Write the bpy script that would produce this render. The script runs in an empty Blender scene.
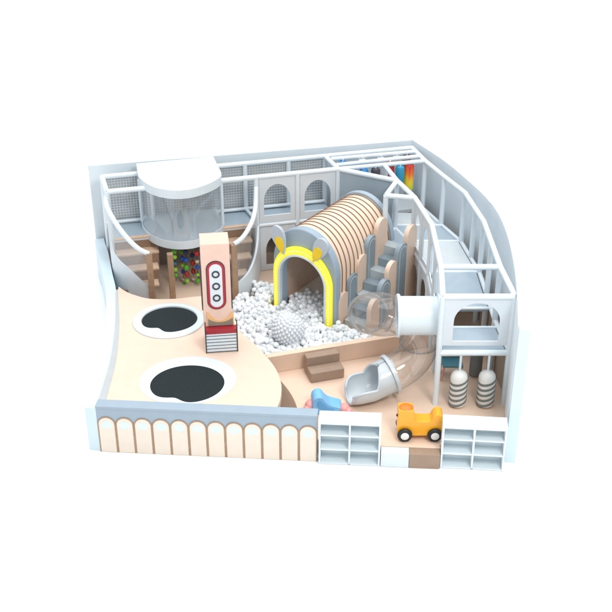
import bpy, bmesh, math, random
from mathutils import Vector, Matrix
random.seed(7)
S = bpy.context.scene
COL = S.collection
R = math.radians

# ------------------------------------------------------------------ helpers
def mat(name, rgb, rough=.5, mottle=.04, nscale=6., bump=0., spec=.5, coat=0.):
    m = bpy.data.materials.new(name); m.use_nodes = True
    nt = m.node_tree; b = nt.nodes['Principled BSDF']
    tc = nt.nodes.new('ShaderNodeTexCoord')
    n = nt.nodes.new('ShaderNodeTexNoise'); n.inputs['Scale'].default_value = nscale
    n.inputs['Detail'].default_value = 5.
    nt.links.new(tc.outputs['Object'], n.inputs['Vector'])
    rp = nt.nodes.new('ShaderNodeValToRGB')
    lo = [max(0, c*(1-mottle)) for c in rgb]; hi = [min(1, c*(1+mottle)) for c in rgb]
    rp.color_ramp.elements[0].position = .3; rp.color_ramp.elements[1].position = .7
    rp.color_ramp.elements[0].color = (*lo, 1); rp.color_ramp.elements[1].color = (*hi, 1)
    nt.links.new(n.outputs['Fac'], rp.inputs['Fac'])
    nt.links.new(rp.outputs['Color'], b.inputs['Base Color'])
    b.inputs['Roughness'].default_value = rough
    b.inputs['Specular IOR Level'].default_value = spec
    b.inputs['Coat Weight'].default_value = coat
    if bump:
        n2 = nt.nodes.new('ShaderNodeTexNoise'); n2.inputs['Scale'].default_value = 60.
        nt.links.new(tc.outputs['Object'], n2.inputs['Vector'])
        bp = nt.nodes.new('ShaderNodeBump'); bp.inputs['Strength'].default_value = bump
        bp.inputs['Distance'].default_value = .01
        nt.links.new(n2.outputs['Fac'], bp.inputs['Height']); nt.links.new(bp.outputs['Normal'], b.inputs['Normal'])
    return m

def glass_mat(name, tint, gloss=.12, alpha=.12, haze=(.75, .8, .82), edge=0.):
    """thin clear plastic sheet: see-through, a little milky, shiny at grazing angles"""
    m = bpy.data.materials.new(name); m.use_nodes = True
    nt = m.node_tree; nt.nodes.clear()
    out = nt.nodes.new('ShaderNodeOutputMaterial')
    tr = nt.nodes.new('ShaderNodeBsdfTransparent'); tr.inputs['Color'].default_value = (*tint, 1)
    gl = nt.nodes.new('ShaderNodeBsdfGlossy'); gl.inputs['Roughness'].default_value = .04
    gl.inputs['Color'].default_value = (1, 1, 1, 1)
    df = nt.nodes.new('ShaderNodeBsdfDiffuse'); df.inputs['Color'].default_value = (*haze, 1)
    m1 = nt.nodes.new('ShaderNodeMixShader')
    lw = nt.nodes.new('ShaderNodeLayerWeight'); lw.inputs['Blend'].default_value = .5
    p3 = nt.nodes.new('ShaderNodeMath'); p3.operation = 'POWER'; p3.inputs[1].default_value = 3.
    nt.links.new(lw.outputs['Facing'], p3.inputs[0])
    a3 = nt.nodes.new('ShaderNodeMath'); a3.operation = 'MULTIPLY_ADD'; a3.inputs[1].default_value = edge; a3.inputs[2].default_value = alpha
    nt.links.new(p3.outputs[0], a3.inputs[0]); nt.links.new(a3.outputs[0], m1.inputs[0])
    nt.links.new(tr.outputs[0], m1.inputs[1]); nt.links.new(df.outputs[0], m1.inputs[2])
    fr = nt.nodes.new('ShaderNodeLayerWeight'); fr.inputs['Blend'].default_value = .5
    pw_ = nt.nodes.new('ShaderNodeMath'); pw_.operation = 'POWER'; pw_.inputs[1].default_value = 4.
    nt.links.new(fr.outputs['Facing'], pw_.inputs[0])
    ma = nt.nodes.new('ShaderNodeMath'); ma.operation = 'MULTIPLY_ADD'; ma.inputs[1].default_value = gloss; ma.inputs[2].default_value = .05
    nt.links.new(pw_.outputs[0], ma.inputs[0])
    m2 = nt.nodes.new('ShaderNodeMixShader')
    nt.links.new(ma.outputs[0], m2.inputs[0])
    nt.links.new(m1.outputs[0], m2.inputs[1]); nt.links.new(gl.outputs[0], m2.inputs[2])
    nt.links.new(m2.outputs[0], out.inputs['Surface'])
    return m

def emit_mat(name, rgb, strength):
    m = mat(name, rgb, .5)
    b = m.node_tree.nodes['Principled BSDF']
    b.inputs['Emission Color'].default_value = (*rgb, 1); b.inputs['Emission Strength'].default_value = strength
    return m

def obj(name, bm, m, parent=None, smooth=False, bevel=0., autos=None):
    me = bpy.data.meshes.new(name)
    bmesh.ops.remove_doubles(bm, verts=bm.verts, dist=1e-5)
    bmesh.ops.recalc_face_normals(bm, faces=bm.faces)
    if smooth:
        for f in bm.faces: f.smooth = True
        for e in bm.edges:
            if len(e.link_faces) == 2 and e.calc_face_angle(0) > R(38): e.smooth = False
    bm.to_mesh(me); bm.free()
    for mm in (m if isinstance(m, (list, tuple)) else [m]): me.materials.append(mm)
    o = bpy.data.objects.new(name, me); COL.objects.link(o)
    if parent: o.parent = parent
    if bevel:
        md = o.modifiers.new('bevel', 'BEVEL'); md.width = bevel; md.segments = 3; md.limit_method = 'ANGLE'
        md.angle_limit = R(40); md.harden_normals = False
    return o

def empty(name, label, cat, loc=(0, 0, 0), group=None):
    o = bpy.data.objects.new(name, None); COL.objects.link(o)
    o.empty_display_size = .1
    o.location = loc
    return tag(o, label, cat, group)

def tag(o, label, cat, group=None):
    o['label'] = label; o['category'] = cat
    if group: o['group'] = group
    return o

def part(name, bm, m, root, **k):
    """a part whose mesh is written in world coordinates, re-based on its thing's origin"""
    l = root.matrix_basis.translation
    bmesh.ops.translate(bm, verts=bm.verts, vec=-l)
    return obj(name, bm, m, root, **k)

def sub(name, bm, m, root, parent, **k):
    l = root.matrix_basis.translation
    bmesh.ops.translate(bm, verts=bm.verts, vec=-l)
    return obj(name, bm, m, parent, **k)

def V(*a): return Vector(a)
def new(): return bmesh.new()

def box(bm, c, size, rz=0., rx=0.):
    M = Matrix.Translation(c) @ Matrix.Rotation(rz, 4, 'Z') @ Matrix.Rotation(rx, 4, 'X') @ Matrix.Diagonal((*size, 1))
    bmesh.ops.create_cube(bm, size=1., matrix=M)
    return bm

def beam(bm, p, q, w, h):
    """a rectangular bar from p to q"""
    p, q = Vector(p), Vector(q); d = q-p; L = d.length; d.normalize()
    up = V(0, 0, 1) if abs(d.z) < .95 else V(0, 1, 0)
    x = d.cross(up).normalized(); y = x.cross(d)
    vs = []
    for s in (0, 1):
        c = p+d*L*s
        for a, b in ((-1, -1), (1, -1), (1, 1), (-1, 1)): vs.append(bm.verts.new(c+x*a*w/2+y*b*h/2))
    for i in range(4): bm.faces.new((vs[i], vs[(i+1) % 4], vs[4+(i+1) % 4], vs[4+i]))
    bm.faces.new(vs[:4][::-1]); bm.faces.new(vs[4:])
    return bm

def tube(bm, pts, r, seg=14, closed=False, cap=True):
    pts = [Vector(p) for p in pts]; n = len(pts)
    rr = r if isinstance(r, (list, tuple)) else [r]*n
    tang = []
    for i in range(n):
        a = pts[i-1] if (i > 0 or closed) else pts[i]
        b = pts[(i+1) % n] if (i < n-1 or closed) else pts[i]
        tang.append((b-a).normalized())
    t = tang[0]; u = t.orthogonal().normalized()
    if abs(t.z) < .9: u = (V(0, 0, 1) - t*t.z).normalized()
    rings = []
    for i in range(n):
        if i:
            q = tang[i-1].rotation_difference(tang[i]); u = (q @ u)
            u = (u - tang[i]*u.dot(tang[i])).normalized()
        w = tang[i].cross(u)
        rings.append([bm.verts.new(pts[i]+(u*math.cos(2*math.pi*k/seg)+w*math.sin(2*math.pi*k/seg))*rr[i]) for k in range(seg)])
    for i in range(n if closed else n-1):
        A, B = rings[i], rings[(i+1) % n]
        for k in range(seg): bm.faces.new((A[k], A[(k+1) % seg], B[(k+1) % seg], B[k]))
    if cap and not closed:
        bm.faces.new(rings[0][::-1]); bm.faces.new(rings[-1])
    return bm

def plate(bm, outer, holes, th, M):
    """flat outline (u,v) with holes, extruded th along w; M maps (u,v,w) to the world"""
    es = []; t = bmesh.new()
    for loop in [outer]+list(holes):
        vs = [t.verts.new((p[0], p[1], 0)) for p in loop]
        es += [t.edges.new((vs[i], vs[(i+1) % len(vs)])) for i in range(len(vs))]
    bmesh.ops.triangle_fill(t, use_beauty=True, use_dissolve=False, edges=es, normal=(0, 0, 1))
    g = bmesh.ops.extrude_face_region(t, geom=t.faces[:])
    vv = [e for e in g['geom'] if isinstance(e, bmesh.types.BMVert)]
    bmesh.ops.translate(t, verts=vv, vec=(0, 0, th))
    bmesh.ops.transform(t, matrix=M, verts=t.verts)
    bmesh.ops.recalc_face_normals(t, faces=t.faces)
    me = bpy.data.meshes.new('tmp'); t.to_mesh(me); t.free(); bm.from_mesh(me); bpy.data.meshes.remove(me)
    return bm

def frameM(o, u, v):
    """matrix with origin o, axes u, v and u x v"""
    u = Vector(u).normalized(); v = Vector(v).normalized(); w = u.cross(v).normalized()
    M = Matrix.Identity(4)
    for i in range(3): M[i][0], M[i][1], M[i][2], M[i][3] = u[i], v[i], w[i], o[i]
    return M

def upright(p, q):
    """plane standing on p->q: u along it, v up, w towards the viewer's side"""
    d = V(q[0]-p[0], q[1]-p[1], 0)
    return frameM(V(p[0], p[1], 0), d, (0, 0, 1)), d.length

def flat(z): return Matrix.Translation((0, 0, z))

def arch(x0, x1, z0, zs, rise=None, n=18):
    c = (x0+x1)/2; r = (x1-x0)/2; rise = r if rise is None else rise
    return [(x0, z0), (x1, z0)] + [(c+r*math.cos(math.pi*i/n), zs+rise*math.sin(math.pi*i/n)) for i in range(n+1)]

def rect(x0, x1, y0, y1): return [(x0, y0), (x1, y0), (x1, y1), (x0, y1)]

def ell(cx, cy, rx, ry, rot=0., n=64, f=None):
    out = []
    for i in range(n):
        a = 2*math.pi*i/n; k = 1. if f is None else f(a)
        x, y = rx*k*math.cos(a), ry*k*math.sin(a)
        out.append((cx+x*math.cos(rot)-y*math.sin(rot), cy+x*math.sin(rot)+y*math.cos(rot)))
    return out

def loft(bm, loops, close_top=False, close_bottom=False):
    rs = [[bm.verts.new(p) for p in l] for l in loops]; n = len(rs[0])
    for A, B in zip(rs, rs[1:]):
        for i in range(n): bm.faces.new((A[i], A[(i+1) % n], B[(i+1) % n], B[i]))
    if close_bottom: bm.faces.new(rs[0][::-1])
    if close_top: bm.faces.new(rs[-1])
    return bm

def lathe(bm, prof, c, seg=28, axis='Z', M=None):
    loops = []
    for r, h in prof:
        l = []
        for k in range(seg):
            a = 2*math.pi*k/seg
            p = V(r*math.cos(a), r*math.sin(a), h)
            if axis == 'Y': p = V(p.x, p.z, p.y)
            if M is not None: p = M @ p
            l.append(p+Vector(c))
        loops.append(l)
    return loft(bm, loops, True, True)

def spline(P, n=8, closed=False):
    """Catmull-Rom through 2-D/3-D points"""
    P = [Vector(p) for p in P]; out = []; N = len(P)
    for i in range(N if closed else N-1):
        if closed: a, b, c, d = P[i-1], P[i], P[(i+1) % N], P[(i+2) % N]
        else: a, b, c, d = P[max(i-1, 0)], P[i], P[i+1], P[min(i+2, N-1)]
        for k in range(n):
            t = k/n
            out.append(.5*((2*b)+(c-a)*t+(2*a-5*b+4*c-d)*t*t+(3*b-a-3*c+d)*t**3))
    if not closed: out.append(P[-1])
    return out

def wall_strip(bm, pts, th, z0, z1, side=1):
    """upright wall along plan points, thickened to one side; z1 may vary"""
    n = len(pts); pts = [V(p[0], p[1]) for p in pts]
    zz = z1 if isinstance(z1, (list, tuple)) else [z1]*n
    z00 = z0 if isinstance(z0, (list, tuple)) else [z0]*n
    rows = []
    for i in range(n):
        t = (pts[min(i+1, n-1)]-pts[max(i-1, 0)]).normalized(); nn = V(-t.y, t.x)*side
        a, b = pts[i], pts[i]+nn*th
        rows.append([bm.verts.new((a.x, a.y, z00[i])), bm.verts.new((b.x, b.y, z00[i])),
                     bm.verts.new((b.x, b.y, zz[i])), bm.verts.new((a.x, a.y, zz[i]))])
    for A, B in zip(rows, rows[1:]):
        for k in range(4): bm.faces.new((A[k], A[(k+1) % 4], B[(k+1) % 4], B[k]))
    bm.faces.new(rows[0]); bm.faces.new(rows[-1][::-1])
    return bm

# ------------------------------------------------------------------ materials
WHITE = mat('white_lacquer', (.68, .765, .815), .35, .015)
TUBE = mat('white_padded_tube', (.71, .79, .84), .45, .02, bump=.05)
WALLM = mat('pale_blue_wall', (.74, .82, .875), .6, .02, 2.)
WALLC = mat('pale_cyan_wall_core', (.63, .765, .84), .6, .01, 2.)
PANEL = mat('pale_grey_panel', (.66, .725, .775), .5, .02)
SLATE = mat('slate_blue_vinyl', (.37, .455, .525), .45, .04, 4., .05)
RIMM = mat('grey_blue_vinyl', (.32, .41, .495), .45, .03, 4., .05)
PEACH = mat('peach_vinyl', (.76, .59, .475), .5, .025, 3., .04)
FLOORM = mat('peach_floor_mat', (.76, .575, .45), .55, .03, 2., .05)
TUNP = mat('peach_tunnel_vinyl', (.82, .64, .50), .5, .03, 3., .04)
BROWN = mat('brown_vinyl', (.25, .17, .12), .5, .06, 5., .05)
RIBM = mat('brown_rib', (.22, .12, .07), .5, .05)
WOOD = mat('tan_wood', (.38, .25, .165), .5, .10, 12., .08)
TREAD = mat('pale_wood_tread', (.66, .47, .34), .5, .06, 10., .05)
RISER = mat('brown_wood_riser', (.27, .175, .118), .5, .08, 10., .05)
RIMW = mat('pale_ice_vinyl', (.66, .745, .80), .4, .02)
BLACKM = mat('black_jump_mat', (.013, .020, .023), .75, .15, 20., .05, .25)
PINKP = mat('pale_pink_panel', (.78, .56, .47), .45, .02)
RED = mat('dark_red_paint', (.36, .02, .035), .4, .05)
INK = mat('dark_ink', (.03, .035, .045), .5, .05)
YEL = mat('yellow_ear', (.85, .60, .02), .45, .05)
LED = emit_mat('yellow_light_strip', (.95, .86, .06), .30)
EARM = mat('pale_grey_ear', (.46, .53, .60), .5, .03)
NETB = mat('dark_grey_backboard', (.50, .54, .55), .7, .05)
NETW = mat('grey_net_cord', (.66, .71, .74), .6, .03)
DECKL = mat('light_grey_deck', (.58, .63, .66), .5, .03)
BALLW = mat('white_ball', (.84, .87, .89), .3, .02)
BALLG = mat('pearl_grey_ball', (.64, .68, .71), .25, .04)
BIGB = mat('silver_grey_ball', (.70, .75, .80), .35, .03)
CHUTE = mat('grey_plastic_chute', (.55, .605, .645), .28, .02)
TOY = mat('amber_plastic', (.88, .40, .015), .3, .03, coat=.3)
TOYO = mat('orange_plastic', (.85, .19, .01), .35, .03)
RUBBER = mat('black_rubber', (.012, .012, .014), .5, .1)
SEAT = mat('bright_blue_plastic', (.20, .50, .82), .35, .04)
CORAL = mat('coral_plastic', (.74, .34, .33), .4, .04)
TEAL = mat('teal_plastic', (.08, .26, .33), .45, .05)
GREYST = mat('charcoal_stripe', (.17, .20, .20), .5, .06)
BAGW = mat('white_bag_vinyl', (.78, .79, .77), .4, .02)
ORNG = mat('ochre_roller', (.70, .33, .05), .5, .08)
CY = mat('pale_cyan_painted_glow', (.68, .79, .86), .5, .02)
CREAM = mat('cream_panel', (.80, .72, .625), .5, .02)
SHELFM = mat('white_shelf_board', (.74, .82, .86), .4, .015)
CLEAR = glass_mat('clear_tube_plastic', (.945, .94, .935), .50, .03, (.30, .295, .29), .75)
FLG = glass_mat('milky_flange_plastic', (.8, .8, .8), .5, .30, (.55, .55, .54), .4)
PODG = glass_mat('smoked_clear_plastic', (.94, .955, .965), .30, .07, (.68, .73, .76))
SKIRTG = glass_mat('milky_guard_panel', (.93, .94, .95), .15, .10, (.66, .70, .73))
GRND = mat('white_studio_floor', (.93, .93, .93), .9, .0)
BC = {k: mat(k+'_bead', c, .35, .05) for k, c in dict(
    green=(.10, .45, .03), blue=(.02, .09, .42), red=(.40, .03, .02), navy=(.015, .03, .12), yellow=(.75, .45, .03),
    teal=(.02, .22, .28), lime=(.28, .62, .05), cream=(.6, .5, .36)).items()}

H = .33          # padded floor
ZP = 1.05        # jumping platform
ZD = 1.6         # upper deck
ZT = 2.8         # top of the tube frame

# ------------------------------------------------------------------ ground and floor
b = new(); vs = [b.verts.new(p) for p in ((-250, -120, 0), (250, -120, 0), (250, 380, 0), (-250, 380, 0))]; b.faces.new(vs)
g = obj('ground', b, GRND); g['kind'] = 'structure'

floor_pts = [(-3.80, -3.95), (-.55, -3.95), (.22, -4.12), (.23, -4.165), (1.38, -4.245), (1.385, -4.35), (2.525, -4.425), (2.53, -4.29), (3.72, -4.39), (3.97, -2.92), (4.10, -.64), (4.0, .9), (3.6, 2.25),
             (3.14, 3.40), (2.6, 4.50), (-4.95, 2.93), (-4.75, 2.6), (-4.36, 1.2), (-4.12, .3), (-3.93, -1)]
b = plate(new(), floor_pts, [], H-.004, flat(.004))
fl = obj('floor', b, FLOORM, bevel=.012); fl['kind'] = 'structure'

# ------------------------------------------------------------------ surrounding walls
bp, bq = V(-5.10, 2.995), V(2.62, 4.585)
b = wall_strip(new(), [bp, bq], .13, 0, 2.88, 1)
bw = tag(obj('back_wall', b, WALLC, bevel=.006), 'long straight pale blue wall along the back behind the net', 'wall')
obj('lining', wall_strip(new(), [bp+V(.01, 0), bq], .02, H, 2.876, -1), WALLM, bw)

cw = [(2.61, 4.585), (2.90, 4.02), (3.18, 3.45), (3.42, 2.88), (3.63, 2.29), (3.83, 1.70), (3.97, 1.22), (4.05, .80)]
cw2 = [(4.02, .86), (4.10, .3), (4.135, -.3), (4.135, -.9), (4.10, -1.6), (4.05, -2.25), (3.975, -2.92), (3.88, -3.6), (3.755, -4.42)]
b = wall_strip(new(), [tuple(p) for p in spline([V(*p) for p in cw], 4)], .12, 0, 2.9, 1)
cwo = obj('curved_wall', b, WALLC); tag(cwo, 'rear half of the curved pale blue wall on the right', 'wall')
cpt = spline([V(*p) for p in cw], 4)
obj('lining', wall_strip(new(), cpt, .02, H, 2.896, -1), WALLM, cwo, smooth=True)
b = wall_strip(new(), [tuple(p) for p in spline([V(*p) for p in cw2], 4)], .20, 0, 2.95, 1)
cwf = obj('curved_wall', b, WALLC)
obj('lining', wall_strip(new(), spline([V(*p) for p in cw2], 4)[:-1], .02, H, 2.946, -1), WALLM, cwf, smooth=True)
tag(cwf, 'front half of the curved wall beside the punching bags, ending in a pale blue edge', 'wall')

lw = [(-4.90, 2.95), (-4.80, 2.6), (-4.68, 2.23), (-4.44, 1.25), (-4.21, .33), (-4.02, -.96), (-3.93, -1.94), (-3.90, -2.5), (-3.90, -3.03), (-3.92, -3.87), (-3.945, -4.08)]
b = wall_strip(new(), [tuple(p) for p in spline([V(*p) for p in lw], 4)], .22, 0, 1.0, -1)
tag(obj('low_wall', b, WALLC), 'low curved white wall along the left side of the jumping platform', 'wall')

# ------------------------------------------------------------------ arch-panelled fence (front of the platform)
A, B = V(-3.94, -4.08), V(.212, -4.385)
d = (B-A).normalized(); nrm = V(-d.y, d.x)            # nrm points to the back
M, L = upright(A, B)
fence = empty('arch_fence', 'long low fence of twelve cream arches under a grey blue rail', 'fence', (A.x, A.y, 0))
pb = plate(new(), rect(0, L, .004, ZP-.05), [], -.10, M); part('backboard', pb, RIMM, fence)
rl = plate(new(), rect(-.01, L+.0, ZP-.05, ZP+.012), [], -.24, M @ Matrix.Translation((0, 0, .012))); part('top_rail', rl, RIMM, fence, bevel=.012)
W = L/12
for i in range(12):
    x0 = i*W
    b = plate(new(), arch(x0+.001, x0+W-.001, .004, .655, W/2, 20), [], .012, M @ Matrix.Translation((0, 0, .001)))
    fr = part('arch_border', b, WOOD, fence)
    b = plate(new(), arch(x0+.025, x0+W-.025, .006, .655, W/2-.025, 20), [], .012, M @ Matrix.Translation((0, 0, .006)))
    ap = part('arch_panel', b, CREAM, fence)
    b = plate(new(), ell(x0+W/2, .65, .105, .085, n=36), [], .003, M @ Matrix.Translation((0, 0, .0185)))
    sub('painted_glow_spot', b, CY, fence, ap)  # soft glow on each arch, put into the colour of a pale disc

# ------------------------------------------------------------------ jumping platform
edge = [V(-.55, -4.14), V(-.49, -3.87), V(-.475, -3.37), V(-.60, -2.80), V(-.87, -2.22), V(-1.14, -1.76), V(-1.38, -1.40), V(-1.50, -.95), V(-1.62, -.45),
        V(-1.90, -.08), V(-2.28, .05), V(-2.86, -.06), V(-3.40, -.06), V(-3.76, .10), V(-4.00, .28), V(-4.17, .48)]
side = [V(-4.15, -.12), V(-3.99, -.96), V(-3.89, -1.94), V(-3.865, -2.5), V(-3.86, -3.2), V(-3.86, -3.93)]
es = spline(edge, 5); ss = spline(side, 4)
out = [tuple(p) for p in es]+[tuple(p) for p in ss]
plat = empty('jumping_platform', 'raised peach platform with curved edge and two sunken trampolines', 'platform', (-2.2, -2., H))
part('top_pad', plate(new(), out, [], .16, flat(ZP-.16)), PEACH, plat, bevel=.02)
# flared brown riser following the free edge
b = new(); rows = []
for i, p in enumerate(es):
    t = (es[min(i+1, len(es)-1)]-es[max(i-1, 0)]).normalized(); n = V(t.y, -t.x)
    q = p+n*.33*(1 if p.y < -1 else max(0, 1-(p.y+1)*1.0)); p2 = p-n*.02
    rows.append([b.verts.new((p2.x, p2.y, ZP-.15)), b.verts.new((q.x, q.y, H+.004)), b.verts.new((p2.x-n.x*.1, p2.y-n.y*.1, H+.004)), b.verts.new((p2.x-n.x*.1, p2.y-n.y*.1, ZP-.15))])
for a, c in zip(rows, rows[1:]):
    for k in range(4): b.faces.new((a[k], a[(k+1) % 4], c[(k+1) % 4], c[k]))
b.faces.new(rows[0]); b.faces.new(rows[-1][::-1])
part('curved_riser', b, BROWN, plat, smooth=True)
lwi = [p for p in spline([V(*p) for p in lw[4:]], 4)]
b = new(); rows = []
for p in lwi:
    # edge rim between the low wall and the pad, widening to the front
    k = max(0., min(1., (.35-p.y)/4.)); wdt = .02+.10*k
    rows.append([b.verts.new((p.x+.004, p.y, ZP-.16)), b.verts.new((p.x+wdt+.06, p.y, ZP-.16)), b.verts.new((p.x+wdt+.02, p.y, ZP+.008)), b.verts.new((p.x+.004, p.y, ZP+.008))])
for a, c in zip(rows, rows[1:]):
    for k in range(4): b.faces.new((a[k], a[(k+1) % 4], c[(k+1) % 4], c[k]))
b.faces.new(rows[0]); b.faces.new(rows[-1][::-1])
part('side_rim', b, mat('pale_grey_vinyl', (.46, .485, .50), .5, .03), plat)

def trampoline(label, c, rx, ry, hc, hrx, hry, rot, ba, bw, bd, th=1.):
    t = empty('trampoline', label, 'trampoline', (c[0], c[1], ZP), 'trampolines in the platform')
    def bite(a):
        dlt = (a-ba+math.pi) % (2*math.pi)-math.pi
        return 1-bd*math.exp(-(dlt/bw)**2)
    def lp(cx, cy, ax, ay, z, f=None): return [(x, y, z) for x, y in ell(cx, cy, ax, ay, rot, 96, f)]
    O = lambda s, z: lp(c[0], c[1], rx-s, ry-s, z)
    I = lambda s, z: lp(hc[0], hc[1], hrx+s, hry+s, z, bite)
    b = new(); loft(b, [O(0, ZP+.002), O(.0, ZP+.02*th), O(.012, ZP+.034*th), O(.04, ZP+.042*th), I(.04, ZP+.042*th), I(.012, ZP+.036*th), I(0, ZP+.02*th), I(0, ZP-.05)])
    part('padded_rim', b, RIMW, t, smooth=True)
    b = new(); b.faces.new([b.verts.new(p) for p in I(.004, ZP+.004)])
    part('jump_mat', b, BLACKM, t)
trampoline('larger black trampoline with white rim, next to the arch fence', (-2.29, -3.21), .94, .83, (-2.29, -3.335), .715, .64, R(7), R(243), .34, .22, .22)
trampoline('smaller black trampoline with white rim, beside the striped tower', (-2.90, -1.0), .755, .71, (-2.885, -.965), .585, .53, R(5), R(240), .30, .24)

# ------------------------------------------------------------------ rocket tower
ta, tb = V(-2.01, -2.13), V(-1.40, -2.055)
M, L = upright(ta, tb)
tw = empty('rocket_tower', 'tall pale pink tower with red capsule sign on a white striped base', 'tower', (-1.7, -1.9, ZP))
T = lambda z: M @ Matrix.Translation((0, 0, z))
part('tower_body', plate(new(), rect(-.02, L-.075, ZP+.05, 3.42), [], -.50, T(-.04)), PINKP, tw, bevel=.008)
part('base_box', plate(new(), rect(-.01, L+.01, ZP+.01, 1.49), [], -.16, T(.12)), WHITE, tw, bevel=.004)
part('red_band', plate(new(), rect(-.015, L+.015, 1.49, 1.585), [], -.166, T(.124)), RED, tw, bevel=.005)
for i in range(6):
    z = ZP+.014+i*.075
    part('base_line', plate(new(), rect(.0, L, z, z+.012), [], .004, T(.12)), INK, tw)
for x in (-.018, L-.004):
    part('corner_post', plate(new(), rect(x, x+.022, ZP+.01, 1.78), [], -.024, T(.136)), INK, tw)
for x in (-.045, L-.07):
    part('side_fin', plate(new(), rect(x, x+.02, 1.95, 2.95), [], -.26, T(-.06)), INK, tw)
# curved comb at the foot of the body
arcp = [(.06+(L-.12)*i/16, 1.70+.09*abs(2*i/16-1)**2.2-.02) for i in range(17)]
part('amber_apron', plate(new(), [(.04, 1.60), (L-.04, 1.60)]+[(L-.04, 1.92)]+[(x, z+.03+.12*abs(2*(x-.06)/(L-.12)-1)**2) for x, z in arcp[::-1]]+[(.04, 1.92)], [], .02, T(-.04)), mat('amber_trim', (.80, .48, .22), .5), tw)
for i in range(16):
    (x, z), (x2, z2) = arcp[i], arcp[i+1]
    part('comb_tooth', plate(new(), [(x+.004, 1.60), (x2-.006, 1.60), (x2-.006, z2), (x+.004, z)], [], .028, T(-.04)), GREYST, tw)
c0 = L/2-.055
def pill(w, z0, z1): return arch(c0-w, c0+w, z0+w, z1-w, w, 16)[2:] + [(c0+w*math.cos(math.pi+math.pi*i/16), z0+w+w*math.sin(math.pi+math.pi*i/16)) for i in range(17)]
cap = part('capsule_sign', plate(new(), pill(.172, 1.985, 3.045), [], .022, T(-.04)), RED, tw, bevel=.004)
sub('capsule_outline', plate(new(), pill(.186, 1.970, 3.060), [], .012, T(-.04)), INK, tw, cap)
sub('capsule_edge', plate(new(), pill(.126, 2.032, 2.998), [], .006, T(-.018)), mat('pale_rose', (.80, .62, .66), .4), tw, cap)
sub('capsule_face', plate(new(), pill(.111, 2.047, 2.983), [], .006, T(-.0155)), WHITE, tw, cap)
for z in (2.245, 2.51, 2.775):
    b = plate(new(), ell(c0, z, .078, .078, n=32), [ell(c0, z, .050, .050, n=32)], .014, T(-.009))
    sub('porthole', b, INK, tw, cap)

# ------------------------------------------------------------------ back frame
EB = lambda x: 2.514+(x+4.702)*.2386          # back row
EF = lambda x: 1.69+(x+4.46)*.2457            # front row
TR = .058
def post(root, x, y, z0, z1, r=TR): part('post', tube(new(), [(x, y, z0), (x, y, z1)], r), TUBE, root, smooth=True)
def rail(root, p, q, r=TR): part('crossbeam', tube(new(), [p, q], r), TUBE, root, smooth=True)

bf = empty('back_climbing_frame', 'white tube frame with grey net and arched window panels along the back wall', 'climbing frame', (-2., 2.7, H))
for x in (-4.702, -3.62, -1.45, -.42, .457): post(bf, x, EB(x), H, ZT)
for x in (-4.46, -1.15, -.2, .75): post(bf, x, EF(x), H, ZT)
rail(bf, (-4.702, EB(-4.702), ZT), (2.586, 4.252, ZT))
rail(bf, (-4.46, EF(-4.46), ZT), (.75, EF(.75), ZT))
rail(bf, (-4.702, EB(-4.702), ZT), (-4.46, EF(-4.46), ZT)); rail(bf, (.457, EB(.457), ZT), (.75, EF(.75), ZT))
rail(bf, (-4.70, EB(-4.70)-.07, ZD+.06), (.457, EB(.457)-.07, ZD+.06), .04)
rail(bf, (-4.46, EF(-4.46), ZD-.04), (.75, EF(.75), ZD-.04), .05)
rail(bf, (-1.45, EB(-1.45)-.06, ZD+.05), (-1.15, EF(-1.15), ZD+.05), .04)
part('upper_deck', plate(new(), [(-4.68, EB(-4.68)-.06), (-4.44, EF(-4.44)+.03), (.74, EF(.74)+.03), (.45, EB(.45)-.06)], [], .10, flat(ZD-.11)), SLATE, bf, bevel=.01)
nm, nl = upright(V(-4.64, EB(-4.64)+.06), V(.457, EB(.457)+.06))
part('net_backboard', plate(new(), rect(0, nl, ZD+.02, ZT-.04), [], -.03, nm @ Matrix.Translation((0, 0, 0))), NETB, bf)
b = new()
k = int(nl/.066)
for i in range(k+1): box(b, nm @ V(i*nl/k, (ZD+ZT)/2, .028), (.011, .011, ZT-ZD-.06))
for j in range(17): box(b, nm @ V(nl/2, ZD+.06+j*.068, .028), (nl, .010, .011), rz=math.atan2(nm[1][0], nm[0][0]))
part('safety_net', b, NETW, bf)
part('under_deck_shade_panel', plate(new(), rect(0, nl, H+.01, ZD-.12), [], -.03, nm), mat('taupe_under_deck_shade', (.34, .30, .27), .6, .05), bf)  # brownish shadow below the deck put into the panel colour
# arched window panels, and lower arch panels under them
for xa, xb in ((-1.15, -.2), (-.2, .75)):
    pm, pl = upright(V(xa, EF(xa)), V(xb, EF(xb)))
    wp = plate(new(), rect(.06, pl-.06, ZD+.02, ZT-.06), [arch(.17, pl-.17, ZD+.20, ZD+.56, .42)], -.03, pm @ Matrix.Translation((0, 0, .015)))
    part('window_panel', wp, PANEL, bf, bevel=.006)
    wp = plate(new(), rect(.06, pl-.06, H+.01, ZD-.10), [arch(.20, pl-.20, H+.16, H+.55, .38)], -.03, pm @ Matrix.Translation((0, 0, .015)))
    part('lower_arch_panel', wp, PANEL, bf, bevel=.006)
wm, wl = upright(V(.80, 2.945), V(2.00, 2.36))
pw = obj('padded_panel', plate(new(), rect(0, wl, H+.01, ZT-.06), [], -.06, wm), SLATE, bevel=.01)
tag(pw, 'tall slate blue padded panel behind the far end of the tunnel', 'padded panel')

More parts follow.
